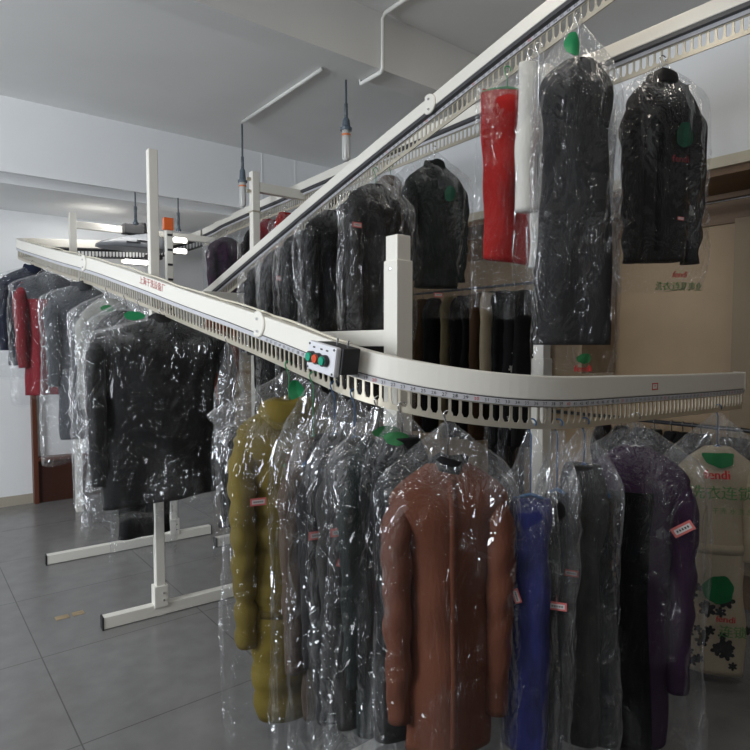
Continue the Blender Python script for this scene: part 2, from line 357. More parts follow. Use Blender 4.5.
# control box
p, t, n = TL.at(TL.find(350, 0, qL)); t = TL.at(TL.find(322, 0, qL))[1]; n = TL.at(TL.find(322, 0, qL))[2]; n3 = n * sL; ang = math.atan2(-t[1], -t[0])
root = thing('control_box', 'white and black push button box hanging on the lower conveyor track', 'control box', (p[0] + n3[0] * 0.026, p[1] + n3[1] * 0.026, p[2]), ang)
root.rotation_euler = (0, math.radians(10), ang)
fs_ = 1 if np.dot(np.array([-math.sin(ang), math.cos(ang)]), n3) > 0 else -1
mb = MB(); mb.box((0.012, fs_ * .035, -.002), (.072, .035, .042)); mb.build('back_housing', rubber, root, bevel=.004)
mb = MB(); mb.box((0, fs_ * .079, -.006), (.075, .012, .047)); mb.build('face_plate', mat('white_plastic', (0.72, 0.72, 0.76), rough=0.35), root, bevel=.007)
for dx, c, cn in ((-.043, (0.0, .30, .18), 'green push button'), (-.008, (.62, .07, .02), 'red push button'), (.028, (0.0, .30, .18), 'green push button')):
    mb = MB(); mb.cyl((dx, fs_ * .09, -.008), (dx, fs_ * .106, -.008), .0185, n=24); col_o = mb.build('button_collar', rubber, root)
    mb = MB(); mb.cyl((dx, fs_ * .105, -.008), (dx, fs_ * .112, -.008), .0145, .013, n=24); tag(mb.build('button', mat('button_' + cn[:3], c, rough=.35), root), cn)
for dx in (-.065, .065):
    for dz in (-.044, .032):
        mb = MB(); mb.cyl((dx, fs_ * .09, dz), (dx, fs_ * .0925, dz), .004, n=8); mb.build('screw', darkgap, root)
for dx in (-.04, 0, .03):
    mb = MB(); mb.box((dx, fs_ * .0912, .024), (.006, .0004, .0025)); mb.build('legend', ink_black, root)
for dx in (0.0, .055):
    mb = MB(); mb.cyl((dx, fs_ * .03, .035), (dx, fs_ * .03, .06), .0035, n=8); mb.build('bolt', steel, root)

# ------------------------------------------------------------------ support stands
hole_m = darkgap
def post(name, label, x, y, z1, w_=0.05, parts=(), foot=None, z0=0.0, turn=0.0, group='white square-tube stands'):
    root = thing(name, label, 'stand', (x, y, z0), UA + turn, group)
    mb = MB(); mb.box((0, 0, (z1 - z0) / 2), (w_ / 2, w_ / 2, (z1 - z0) / 2)); mb.build('post', white_paint, root, bevel=.004)
    if foot:
        l0, l1 = foot; mb = MB(); mb.box(((l0 + l1) / 2, 0, 0.035), ((l1 - l0) / 2, 0.026, 0.032)); mb.build('foot_bar', white_paint, root, bevel=.004)
        for e in (l0, l1):
            mb = MB(); mb.box((e, 0, 0.034), (0.004, 0.028, 0.034)); mb.build('end_cap', rubber, root)
        mb = MB(); mb.box((0, 0, 0.11), (w_ / 2 + .012, w_ / 2 + .008, 0.06)); sk = mb.build('socket', white_paint, root, bevel=.003)
        for zz_ in (.09, .13):
            mb = MB(); mb.cyl((0.012, -w_ / 2 - .008, zz_), (0.012, -w_ / 2 - .015, zz_), .006, n=6); mb.build('bolt', steel, sk)
    for nm, c, h, m_ in parts:
        mb = MB(); mb.box(c, h); mb.build(nm, m_, root, bevel=.003)
    return root
def Pd(px, d): q_ = P(px, 345, d); return q_[0], q_[1]
fa = floor_at(103, 630); fp = fa + U * .30; x, y = fp; ztop = P(152, 150, y)[2]
post('support_stand', 'tall white stand with floor bar, rising behind the black jacket to open air', x, y, ztop, .05, foot=(-.30, .95), turn=-.05)
fa = floor_at(47, 566); x, y = fa + U * .87; ztop = P(165, 222, y)[2]
s2 = post('support_stand', 'white stand just behind the tall one, its floor bar nearer the back wall', x, y, ztop, .05, foot=(-.87, .29), turn=-.04,
     parts=[('orange_clip', (-.01, -.02, ztop - .02), (.035, .02, .045), mat('orange_plastic', (.75, .13, .02), rough=.4))] +
     [('clip', (.0, -.028, ztop - .1 - .11 * i), (.018, .006, .008), rubber) for i in range(6)])
x, y = Pd(75.5, 5.35); ztop = P(75, 213, 5.35)[2]
post('support_stand', 'white stand at far left carrying the long arm over the drive unit', x, y, ztop, .055,
     parts=[('arm', (.66, 0, ztop - .10), (.66, .026, .03), white_paint)])
x, y = Pd(256, 4.62); ztop = P(255, 172, 4.62)[2]
post('support_stand', 'white stand in the middle distance between the two raised tracks', x, y, ztop, .06,
     parts=[('arm', (.24, 0, P(262, 187, 4.62)[2]), (.24, .028, .036), white_paint), ('arm', (-.20, 0, P(240, 299, 4.62)[2]), (.22, .028, .036), white_paint),
            ('bracket', (.46, 0, P(262, 187, 4.62)[2]), (.01, .05, .06), white_paint), ('collar', (0, 0, P(255, 212, 4.62)[2]), (.036, .036, .006), zinc)] +
     [('bolt', (-.045, 0, P(255, v_, 4.62)[2]), (.02, .008, .012), zinc) for v_ in (180, 192)], foot=(-.35, .35))
x, y = Pd(398, 2.16); ztop = P(396, 236, 2.16)[2]; zs = P(396, 261, 2.16)[2]; za = P(396, 338, 2.16)[2]
post('support_stand', 'thick telescoping white stand right behind the control box side of the front track', x, y, ztop, .064,
     parts=[('sleeve', (0, 0, zs / 2), (.037, .037, zs / 2), white_paint), ('arm', (0, .32, za), (.028, .32, .030), white_paint), ('bolt', (-.037, 0, zs - .03), (.004, .006, .006), steel)], foot=(-.35, .3))
x, y = Pd(542, 2.70); ztop = 2.72
post('support_stand', 'white stand standing behind the front curve between red dress and long black coat', x, y, ztop, .055,
     parts=[('sleeve', (0, 0, .72), (.033, .033, .72), white_paint)], foot=(-.3, .3))

# ------------------------------------------------------------------ drive unit, glowing highlights, ceiling fittings
c = P(131, 248, 5.62)
root = thing('drive_unit', 'dark grey domed drive unit on the back track', 'motor', (c[0], c[1], c[2]), UA)
mb = MB(); rg = []
for xx, hh, dd in ((-.30, .012, .05), (-.26, .030, .09), (-.16, .055, .14), (-.02, .085, .16), (.12, .11, .16), (.22, .115, .15), (.28, .09, .13), (.30, .05, .10)):
    rg.append([(xx, dd * math.cos(a), max(0, math.sin(a)) * hh * 1.35 + (-.012 if math.sin(a) < 0 else 0)) for a in np.linspace(0, 2 * math.pi, 22, endpoint=False)])
mb.rings(rg); mb.build('cover', mat('dark_grey_plastic', (.16, .17, .185), rough=.45), root, smooth=True)
mb = MB(); mb.box((.10, -.145, .05), (.09, .012, .006)); mb.box((-.02, -.15, .03), (.06, .012, .005)); mb.build('vent', rubber, root)
mb = MB(); mb.box((.02, 0, .17), (.09, .06, .045)); mb.cyl((.10, 0, .15), (.10, 0, .24), .05, .04); mb.build('motor_body', rubber, root, bevel=.006)
mb = MB(); mb.box((.20, -.02, -.07), (.07, .05, .02)); mb.build('gearbox', rubber, root, bevel=.006)
glow = mat('reflection_emission', (1, .98, .95), emit=6.0)  # added glow standing in for bright reflections around the drive unit
def highlight(px, py, d, ln, label):
    c = P(px, py, d); root = thing('reflected_glow', label, 'highlight', tuple(c), UA, 'glowing highlights by the back wall')
    mb = MB(); mb.tube([(-ln / 2, 0, 0), (-ln / 2 + .01, 0, 0), (ln / 2 - .01, 0, 0), (ln / 2, 0, 0)], [.012, .022, .022, .012], 12); mb.build('tube', glow, root, smooth=True)
    mb = MB(); mb.box((0, .035, 0), (ln / 2 + .02, .012, .02)); mb.build('backing', white_paint, root)
highlight(180, 240, 5.55, .12, 'upper glowing white lamp to the right of the drive unit')
highlight(181, 251, 5.55, .10, 'lower glowing white lamp to the right of the drive unit')
highlight(136, 262, 6.2, .24, 'glowing white lamp on the back wall below the drive unit')
def ceiling_plug(px, ytop, d, y1, y2, y3, label, r=.024):
    top = P(px, ytop, d); root = thing('hanging_socket', label, 'hanging socket', (top[0], top[1], P(px, y3, d)[2]), 0, 'sockets hanging on dark rods')
    z0 = root.location.z; za_, zb = P(px, y1, d)[2] - z0, P(px, y2, d)[2] - z0; zt = top[2] - z0
    mb = MB(); mb.tube([(0, 0, zb), (0, 0, zt)], .0075 if r > .02 else .006, 8); mb.tube([(0, 0, za_ + .02), (0, 0, za_ + .12)], .012, 8); mb.build('rod', mat('dark_rod', (.10, .12, .14), rough=.4), root, smooth=True)
    mb = MB(); mb.tube([(0, 0, zb - .005), (0, 0, zb + .012), (0, 0, zb + .02), (0, 0, za_ + .01), (0, 0, za_ + .03)], [r * 1.5, r * 1.6, r * 1.1, r * .9, r * .5], 16); mb.build('cap', mat('blue_grey_cap', (.10, .13, .16), rough=.45), root, smooth=False)
    if z0 is not None and zb > .06:
        mb = MB(); mb.tube([(0, 0, 0), (0, 0, .01), (0, 0, zb)], [r * .6, r * .95, r * 1.15], 16); mb.build('body', mat('pale_plastic_socket', (.62, .62, .60), rough=.3), root, smooth=True)
        mb = MB(); mb.tube([(0, 0, zb * .80), (0, 0, zb * .86)], r * 1.2, 16); mb.build('ring', mat('orange_band', (.70, .22, .08), rough=.5), root)
        mb = MB()
        for a in np.linspace(0, 2 * math.pi, 8, endpoint=False): mb.box((r * 1.02 * math.cos(a), r * 1.02 * math.sin(a), zb * .4), (.002, .002, zb * .33), a)
        mb.build('rib', mat('pale_plastic_socket', (.62, .62, .60)), root)
ceiling_plug(242, 124, 4.9, 172, 182, 207, 'socket on a dark rod hanging from the end of the ceiling pipe')
ceiling_plug(346, 80, 4.12, 122, 130, 161, 'socket on a dark rod hanging right of the ceiling pipe', .026)
ceiling_plug(135, 190, 5.02, 221, 224, 226, 'thin dark rod hanging above the drive unit', .014)
ceiling_plug(178, 198, 5.16, 227, 231, 235, 'thin dark rod hanging to the right of the orange clip', .014)
pipe_m = mat('white_conduit', (.72, .72, .68), rough=.4)
a_ = P(242, 124, 4.9); b_ = P(322, 73, 3.98); mb = MB()
mb.tube([(a_[0], a_[1], 3.28), (b_[0], b_[1], 3.285)], .013, 10)
tag(mb.build('ceiling_pipe', pipe_m, smooth=True), 'straight white conduit pipe fixed to the ceiling above the middle stand', 'pipe')
# conduit on the ceiling beam: runs on the face, round the underside, then along the ceiling
q0 = proj((*R(2.35, 2.59), 3.1)); mb = MB(); aa = None
for a in np.arange(1.0, 3.2, .01):
    if proj((*R(a, 2.585), 3.0))[0] < 384: aa = a
mb.tube([R(aa, 2.2, 3.285), R(aa, 2.56, 3.285), R(aa, 2.585, 3.26), R(aa, 2.585, 3.0), R(aa, 2.60, 2.985), R(aa, 2.78, 2.985), R(aa - .02, 2.79, 3.10)], .012, 10)
tag(mb.build('ceiling_pipe', pipe_m, smooth=True), 'bent white conduit pipe wrapped around the ceiling beam', 'pipe')

# ------------------------------------------------------------------ wardrobe niche on the right, cabinet and box at the back
beige = mat('beige_board', (.34, .24, .14), rough=.6, vary=.12, vscale=4, bump=.05, scale=50)
brown = mat('brown_board', (.16, .085, .035), rough=.5, vary=.25, vscale=6, stretch=(1, 1, 6))
def rodpx(px, z, a=3.85):
    best = None
    for b in np.arange(-.5, 4.9, .01):
        q_ = proj((*R(a, b), z)); e_ = abs(q_[0] - px)
        if best is None or e_ < best[0]: best = (e_, b)
    return best[1]
bsp = rodpx(592, 2.2); bpn = rodpx(737, 1.6, 4.1)
root = thing('open_wardrobe', 'long beige and brown open wardrobe with two rods along the right wall', 'wardrobe')
def rpart(nm, args, m_, bev=.0): mb = MB(); rbox(mb, *args); return mb.build(nm, m_, root, bevel=bev)
rpart('back_panel', (4.17, 4.21, -1.5, 5.0, .01, 2.5), beige)
rpart('top_board', (3.68, 4.17, -1.5, 5.0, 2.46, 2.52), brown)
rpart('edge_trim', (3.655, 3.685, -1.5, 5.0, 2.50, 2.56), mat('cream_trim', (.55, .50, .38), rough=.5))
rpart('back_rail', (4.14, 4.17, -1.5, 5.0, 2.27, 2.46), brown)
rpart('base_board', (3.70, 4.17, -1.5, 5.0, .01, .09), brown)
for b in (bpn, 4.96, -1.5):
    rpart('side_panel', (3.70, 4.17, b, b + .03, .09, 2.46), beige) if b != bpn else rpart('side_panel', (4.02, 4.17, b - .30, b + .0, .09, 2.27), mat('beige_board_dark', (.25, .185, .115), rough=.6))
ZR1 = P(713, 202, 3.62)[2]; ZR2 = P(700, 424.5, 3.74)[2]
ZRM = 1.98
rpart('divider', (3.72, 4.14, bsp - .02, bsp, 1.30, 2.46), beige)
mb = MB(); mb.tube([R(3.85, bsp, ZRM), R(3.85, 4.95, ZRM)], .011, 12); tag(mb.build('hanging_rod', darkgap, root, smooth=True), 'middle dark rod')
mb = MB(); mb.tube([R(3.85, -1.45, ZR1), R(3.85, bsp - .02, ZR1)], .013, 12); tag(mb.build('hanging_rod', steel, root, smooth=True), 'upper chrome rod')
mb = MB(); mb.tube([R(3.85, -1.45, ZR2), R(3.85, 4.95, ZR2)], .013, 12); tag(mb.build('hanging_rod', mat('black_rod', (.03, .03, .035), rough=.3), root, smooth=True), 'lower black rod')
dark_wood = mat('dark_red_wood', (.060, .020, .012), rough=.4, vary=.4, vscale=5, stretch=(1, 1, .2))
edge_wood = mat('red_brown_edge', (.11, .035, .018), rough=.4)
x, y = P(34, 503, 5.62)[:2]
root = thing('wooden_cabinet', 'dark reddish wooden cabinet against the back wall behind the hanging clothes', 'cabinet', (x, y, 0), UA)
for nm, c, h, m_ in (('side_panel', (.02, .12, .65), (.02, .16, .65), edge_wood), ('front_panel', (.40, .13, .2), (.36, .14, .2), dark_wood), ('shelf', (.40, .10, .42), (.36, .17, .015), edge_wood),
                     ('side_panel', (.78, .12, .65), (.02, .16, .65), edge_wood), ('back_panel', (.40, .25, .86), (.36, .015, .43), dark_wood)):
    mb = MB(); mb.box(c, h); mb.build(nm, m_, root, bevel=.002)
x, y = P(246, 400, 6.3)[:2]
root = thing('cardboard_box', 'plain pale cardboard box on the beige chest by the back corner', 'box', (x, y, 1.02), UA)
card = mat('pale_cardboard', (.42, .33, .21), rough=.8)
mb = MB(); mb.box((0, 0, .2), (.20, .15, .20)); mb.build('box_body', card, root, bevel=.004)
mb = MB(); mb.box((0, -.151, .2), (.20, .0015, .02)); mb.build('tape', mat('brown_tape', (.30, .20, .10), rough=.3), root)
root = thing('chest', 'low beige chest in the back corner under a cardboard box', 'chest', (x, y, 0), UA)
mb = MB(); mb.box((0, 0, .51), (.28, .18, .50)); mb.build('chest_body', beige, root, bevel=.004)
for z_ in (.25, .75):
    mb = MB(); mb.box((0, -.185, z_), (.26, .006, .22)); dr = mb.build('drawer', beige, root, bevel=.003)
    mb = MB(); mb.box((0, -.20, z_), (.05, .008, .008)); mb.build('handle', steel, dr)
x, y, _ = P(73, 619, 3.27)
for i, (dx, ww) in enumerate(((-.045, .034), (.022, .030))):
    mb = MB(); mb.box((x + dx * U[0] * 1.2, y + dx * U[1] * 1.2, .0012), (ww, .026, .0011), UA)
    tag(mb.build('floor_sticker', mat('tan_sticker', (.42, .32, .19), rough=.6, vary=.4, vscale=30)), ['left tan paper sticker on the grey floor tiles', 'right tan paper sticker on the grey floor tiles'][i], 'sticker', 'tan stickers on the floor')

# ------------------------------------------------------------------ bagged garments
def wob(seed, n, kxy, kz, amp):
    r = np.random.RandomState(seed); A = []
    for _ in range(n):
        th = r.uniform(0, 2 * math.pi); kk = r.uniform(*kxy); A.append((kk * math.cos(th), kk * math.sin(th), r.uniform(*kz) * r.choice([-1, 1]), r.uniform(0, 6.28), amp * r.uniform(.5, 1.2) / math.sqrt(n)))
    def f(x, y, z):
        s = 0
        for a, b, c_, ph, am in A: s = s + am * np.sin(a * x + b * y + c_ * z + ph)
        return s
    return f
def sm(x, a, b): t = np.clip((x - a) / (b - a), 0, 1); return t * t * (3 - 2 * t)
def loft_xyz(hw, hd, z, e, cx=0.0, cy=0.0, N=64):
    th = np.linspace(0, 2 * math.pi, N, endpoint=False); c_, s_ = np.cos(th), np.sin(th)
    X = hw[:, None] * (np.sign(c_) * abs(c_) ** (2 / e))[None]; Y = hd[:, None] * (np.sign(s_) * abs(s_) ** (2 / e))[None]
    return X + np.asarray(cx).reshape(-1, 1) * np.ones_like(X), Y + np.asarray(cy).reshape(-1, 1) * np.ones_like(X), z[:, None] * np.ones_like(X), c_, s_
def ring_mesh(mb, X, Y, Z, cap0=True, cap1=True):
    mb.rings([[(X[i, j], Y[i, j], Z[i, j]) for j in range(X.shape[1])] for i in range(X.shape[0])], cap0=cap0, cap1=cap1)
wire = {'steel': steel, 'blue': mat('blue_wire', (.03, .10, .22), rough=.35), 'green': mat('green_plastic', (.02, .22, .08), rough=.4),
        'white': mat('white_hanger_plastic', (.65, .65, .62), rough=.4), 'black': mat('black_hanger', (.02, .02, .02), rough=.3)}
paper = mat('white_paper_tag', (.60, .57, .56), rough=.7); pink = mat('pink_red_paper', (.58, .14, .13), rough=.7)
SEED = [10]
def drape_on(bvh, pts, side=-1, off=.003, span=.5):
    out = []
    for x_, z_ in pts:
        h = bvh.ray_cast(Vector((x_, side * span, z_)), Vector((0, -side, 0)))
        out.append((x_, (h[0].y if h[0] else side * .03) + side * off, z_))
    return out
def print_patch(root, bvh, side, body, x_, z_, size, m_, name='print', bold=0.0, wx=1.0, parent=None):
    vs, fs = text_mesh(body, size, 'CENTER'); mb = MB()
    for k_ in ((0,) if not bold else (-bold, bold)):
        mb.add(drape_on(bvh, [(x_ + (v[0] * wx + k_) * (-side), z_ + v[1]) for v in vs], side, .002), fs)
    return mb.build(name, m_, parent or root)
def blob_patch(root, bvh, side, x_, z_, rx, rz_, m_, name='print', n=26, parent=None, seed=1, cut=None):
    r = random.Random(seed); mb = MB(); ph = r.uniform(0, 6); R_ = 5
    rg = []
    for k_ in range(R_ + 1):
        f = k_ / R_; pr = []
        for a in np.linspace(0, 2 * math.pi, n, endpoint=False):
            w_ = 1 + .05 * math.sin(3 * a + ph) + .04 * math.sin(7 * a)
            pr.append((x_ + rx * f * w_ * math.cos(a), z_ + rz_ * f * w_ * (math.sin(a) if cut is None else max(-1, min(cut, math.sin(a))))))
        rg.append(drape_on(bvh, pr, side, .0015))
    mb.rings(rg, cap0=True, cap1=False); return mb.build(name, m_, parent or root)

def garment(name, label, cat, hook, ztop, length, W, th, rz, body, group=None, sleeves=True, sleeve_len=.58, kind='coat', collar=None, bag=True, bag_extra=.12, film_m=None,
            tags=(), sleeve_m=None, hanger='steel', prints=(), hem=1.0, crumple=1.0, detail=None, flap=0, sway=0.0, front=-1, gap=.02, lower=None, res=1.0, hemtilt=0.0):
    """hook: world point the hook hangs on. Local x = shoulder line, y = thickness, origin at the hook."""
    SEED[0] += 7; sd = SEED[0]
    root = thing(name, label, cat, tuple(hook), rz, group)
    zn = ztop - hook[2]                        # neck height below the hook
    N = int(64 * res); M = int(56 * res); t = np.linspace(0, 1, M) ** 1.25; dist = t * length; z = zn - dist
    W2 = W / 2
    if kind == 'draped':
        hw = W2 * (.93 + .07 * sm(dist, 0, .03)) * (1 + (hem - 1) * t); hd = th / 2 * (.35 + .65 * sm(dist, 0, .06)); e = 2.8
    else:
        slope = .13 if kind != 'dress' else .10
        sh = np.clip(dist / slope, 0, 1); hw = .055 + (W2 - .012 - .055) * np.sin(sh * math.pi / 2) ** .95
        if sleeves: hw = hw - .052 * sm(dist, .10, .24)
        hw = hw * (1 - .10 * sm(dist, .12, .38) + .10 * sm(dist, .38, .75)) * (1 + (hem - 1) * sm(dist, .3, length))
        if kind == 'dress': hw = hw * (1 - .1 * sm(dist, .1, .3))
        hd = .035 + (th / 2 - .035) * sm(dist, 0, .16); hd = np.where(dist < .02, hd, hd); e = 2.3
    cx = sway * np.sin(dist * 2.2)
    X, Y, Z, c_, s_ = loft_xyz(hw, hd, z, e, cx, 0, N)
    f1 = wob(sd, 7, (18, 60), (0, 3), 1.0); f2 = wob(sd + 1, 6, (10, 34), (12, 34), 1.0)
    fall = sm(dist, .05, .5)[:, None]
    d1 = f1(X, Y, Z) * (.003 + .011 * fall) + f2(X, Y, Z) * .005
    if kind == 'puffer':
        q_ = np.abs(np.sin(math.pi * (dist / .105 + .02 * f2(X, Y, Z)[:, 0]))) ** .55; d1 = d1 * .8 + ((q_ - .7) * .020)[:, None]
    nx = np.cos(np.arctan2(s_, c_))[None]; ny = np.sin(np.arctan2(s_, c_))[None]
    X = X + nx * d1; Y = Y + ny * d1
    Z = Z + (hemtilt * X) * fall
    mb = MB(); ring_mesh(mb, X, Y, Z); bo = mb.build({'draped': 'folded_cloth', 'dress': 'dress_body', 'puffer': 'coat_body'}.get(kind, 'garment_body'), body, root, smooth=True)
    if lower:      # second colour: own lower part
        frac, m_ = lower; bo.data.materials.append(m_)
        bo.data.polygons.foreach_set('material_index', [1 if zn - mb.v[f[0]][2] > frac * length else 0 for f in mb.f])
    bvh = BVHTree.FromPolygons(mb.v, mb.f)
    if sleeves and kind != 'draped':
        for sx in (-1, 1):
            Ms = int(34 * res); ts = np.linspace(0, 1, Ms); r_ = (.060 - .016 * ts) * (.35 + .65 * sm(ts, 0, .16))
            hs = sleeve_len; zs_ = zn - .072 - ts * hs; xs = sx * (W2 - .062 + .026 * sm(ts, 0, .2) - .012 * ts * ts); ys = front * (.004 + .022 * np.sin(ts * 2.6))
            k_ = min(1.0, th / .13)
            Xs, Ys, Zs, cs, ss = loft_xyz(r_ * .82, r_ * k_ * .9, zs_, 2.1, xs, ys, int(26 * res))
            g = wob(sd + 5 + sx, 6, (30, 80), (20, 60), 1.0)(Xs, Ys, Zs) * .0045
            if kind == 'puffer': g = g + ((np.abs(np.sin(math.pi * ts * hs / .09)) ** .6 - .7) * .014)[:, None]
            Xs = Xs + np.cos(np.arctan2(ss, cs))[None] * g; Ys = Ys + np.sin(np.arctan2(ss, cs))[None] * g
            mb2 = MB(); ring_mesh(mb2, Xs, Ys, Zs); mb2.build('sleeve', sleeve_m or body, root, smooth=True)
    if collar and kind != 'draped':
        mode, cm = collar; mb2 = MB(); rg = []; hgt = {'stand': .020, 'hood': .10, 'fold': .04, 'lining': .01}[mode]
        prof = [(1.45, -.035), (1.25, -.005), (1.12, hgt), (.95, hgt + .006), (.80, hgt * .5), (.78, .0)] if mode != 'fold' else [(.9, .012), (1.15, .012), (1.9, -.05), (1.85, -.062), (1.1, -.03), (.8, -.01)]
        if mode == 'hood': prof = [(1.9, -.08), (2.15, -.045), (1.75, .01), (1.1, .025), (.8, .0), (.75, -.03)]
        if mode == 'lining': prof = [(1.02, -.03), (1.06, .006), (.8, .014), (.3, .012), (.05, .01)]
        for f, dz in prof:
            rg.append([(.058 * f * math.cos(a) + .004 * math.sin(5 * a + sd), .040 * f * math.sin(a), zn + dz + .006 * math.sin(3 * a + sd)) for a in np.linspace(0, 2 * math.pi, 30, endpoint=False)])
        mb2.rings(rg, cap0=False, cap1=False); mb2.build({'stand': 'collar', 'fold': 'collar', 'hood': 'hood', 'lining': 'neck_lining'}[mode], cm, root, smooth=True)
    if detail:
        for dt in detail:
            if dt[0] == 'placket':
                zz_ = np.linspace(zn - .05, zn - length * .95, 30); mb2 = MB()
                l_ = drape_on(bvh, [(dt[1] - .012, q_) for q_ in zz_], front, .003); r2 = drape_on(bvh, [(dt[1] + .012, q_) for q_ in zz_], front, .003)
                vs = l_ + r2 + [(p_[0], p_[1] + -front * .004, p_[2]) for p_ in l_ + r2]; n_ = 30
                fs = [(i, i + 1, n_ + i + 1, n_ + i) for i in range(n_ - 1)] + [(i, 2 * n_ + i, 2 * n_ + i + 1, i + 1) for i in range(n_ - 1)] + [(n_ + i, n_ + i + 1, 3 * n_ + i + 1, 3 * n_ + i) for i in range(n_ - 1)]
                mb2.add(vs, fs); mb2.build('placket', dt[2], root, smooth=True)
            if dt[0] == 'buttons':
                for zb in np.arange(zn - .14, zn - length * .8, -.11):
                    p_ = drape_on(bvh, [(dt[1], zb)], front, .006)[0]; mb2 = MB(); mb2.cyl(p_, (p_[0], p_[1] + front * .004, p_[2]), .009, n=12); mb2.build('button', dt[2], root)
            if dt[0] == 'band':
                _, z0_, z1_, x0_, x1_, m_ = dt[:6]; mb2 = MB(); xs_ = np.linspace(x0_, x1_, 24)
                up_ = drape_on(bvh, [(q_, zn - z0_) for q_ in xs_], front, .006); dn = drape_on(bvh, [(q_, zn - z1_) for q_ in xs_], front, .006)
                mb2.add(up_ + dn + [(a[0], a[1] - front * .006, a[2]) for a in up_ + dn], [(i, i + 1, 24 + i + 1, 24 + i) for i in range(23)] + [(i, 48 + i, 49 + i, i + 1) for i in range(23)] + [(24 + i, 25 + i, 73 + i, 72 + i) for i in range(23)])
                mb2.build(dt[6] if len(dt) > 6 else 'belt', m_, root, smooth=True)
            if dt[0] == 'panel':
                _, z0_, z1_, x0_, x1_, m_, nm_ = dt; mb2 = MB(); g_ = []
                for k_ in range(40):
                    f_ = k_ / 39; g_.append(drape_on(bvh, [(x0_ + (x1_ - x0_) * q_ + .012 * math.sin(6 * f_ + 3 * q_) * (1 if 0 < q_ < 1 else 1), zn - z0_ - (z1_ - z0_) * f_) for q_ in np.linspace(0, 1, 14)], front, .008 + .004 * math.sin(9 * f_)))
                bk = [[(p_[0], p_[1] - front * .006, p_[2]) for p_ in r__] for r__ in g_]
                mb2.rings([r__ + b__[::-1] for r__, b__ in zip(g_, bk)]); mb2.build(nm_, m_, root, smooth=True)
            if dt[0] == 'motif':
                rr_ = random.Random(dt[1]); 
                mb2 = MB(); mb2.v = list(mb.v); mb2.f = list(mb.f); mb2.m = [0] * len(mb.f)
                for _ in range(dt[2]):
                    x0_, z0_ = rr_.uniform(-W2 * .8, W2 * .8), zn - rr_.uniform(dt[3], dt[4]) * length
                    npt = rr_.choice([5, 6]); rd = rr_.uniform(*(dt[6] if len(dt) > 6 else (.012, .028))); a0 = rr_.uniform(0, 6); pr = []
                    for k_ in range(npt * 4):
                        a = a0 + k_ * 2 * math.pi / (npt * 4); q_ = rd * (.55 + .45 * abs(math.cos(npt * (a - a0) / 2))); pr.append((x0_ + q_ * math.cos(a), z0_ + q_ * math.sin(a)))
                    pr = drape_on(bvh, pr, front, .0025); mb2.add(pr, [tuple(range(len(pr)))], 1)
                bo2 = mb2.build('garment_body', [body, dt[5]], root, smooth=True); bpy.data.objects.remove(bo); bo = bo2; bo.name = 'garment_body'
    # hanger: hook wire and shoulder bar
    mb2 = MB(); rh = .014; pts = [(rh * math.cos(a), 0, -.012 + rh * math.sin(a)) for a in np.radians(np.linspace(-30, 200, 14))]
    pts = pts + [(-rh * .4, 0, -.035), (0, 0, -.05), (0, 0, zn + .01)]; hk = MB(); hk.tube(pts, .0026, 6)
    if kind == 'draped': ln = W2 * .92; hp = [(-ln, 0, zn - .012), (-ln * .5, 0, zn + .004), (0, 0, zn + .012), (ln * .5, 0, zn + .004), (ln, 0, zn - .012)]
    else: ln = W2 * .86; hp = [(-ln, 0, zn - .10), (-ln * .55, 0, zn - .04), (0, 0, zn + .004), (ln * .55, 0, zn - .04), (ln, 0, zn - .10)]
    mb2.tube(hp, .006, 8); hg = mb2.build('hanger', wire[hanger], root, smooth=True); hk.build('hook', steel if hanger in ('white', 'black', 'steel') else wire[hanger], hg, smooth=True)
    if not bag: return root
    # thin plastic bag, gathered round the hook
    Nb, Mb = int(88 * res), int(84 * res); tot = -zn + length + bag_extra - .035; tb = np.linspace(0, 1, Mb); db = tb ** 1.1 * tot; zb = -.035 - db
    below = zn - zb                               # distance below neck
    wide = W2 + gap + (.006 if sleeves and kind != 'draped' else 0)
    if kind == 'draped': hwb = .018 + (wide - .018) * sm(db, 0, max(.06, -zn - .03)) ** .8
    else: h0 = max(.02, -zn - .04); hwb = .016 + (wide - .016) * np.sin(np.clip(db / (h0 + .105), 0, 1) * math.pi / 2) ** 1.15
    hdb = .014 + (th / 2 + gap * .6 + (.018 if sleeves else 0) - .014) * sm(below, -.07, .16)
    pinch = sm(below, length - .02, length + bag_extra); hdb = hdb * (1 - .55 * pinch); hwb = hwb * (1 + .02 * pinch)
    Xb, Yb, Zb, cb, sb = loft_xyz(hwb, hdb, zb, 3.2 if sleeves and kind != 'draped' else 2.6, sway * np.sin(np.clip(below, 0, 9) * 2.2), 0, Nb)
    g1 = wob(sd + 30, 9, (20, 70), (1, 9), 1.0)(Xb, Yb, Zb); g2 = wob(sd + 31, 8, (18, 60), (14, 45), 1.0)(Xb, Yb, Zb)
    ridge = 1 - 2 * np.abs(g2); fallb = sm(db, 0, .25)[:, None]
    dd = crumple * (np.abs(g1) * .009 * (0.5 + fallb) + ridge * .0022)
    ln_ = np.sqrt(cb ** 2 + sb ** 2)
    Xb = Xb + cb[None] * dd; Yb = Yb + sb[None] * dd * np.clip(hdb[:, None] / .03, .3, 1)
    Zb = Zb + (hemtilt * Xb) * sm(below, 0, .5)[:, None] + pinch[:, None] * wob(sd + 40, 5, (10, 40), (0, 1), .02)(Xb, Yb, 0 * Zb)
    if flap:                                     # shoulder corner of the bag standing off the cloth
        k_ = np.exp(-((below + .01) / .055) ** 2)[:, None] * np.clip(cb * flap, 0, 1)[None] ** 2; Xb = Xb + np.sign(flap) * .11 * abs(flap) * k_; Zb = Zb - .03 * k_
    mb3 = MB(); ring_mesh(mb3, Xb, Yb, Zb, cap0=True, cap1=False)
    bg_ = mb3.build('plastic_bag', film_m or FILM, root, smooth=True)
    bvb = BVHTree.FromPolygons(mb3.v, mb3.f)
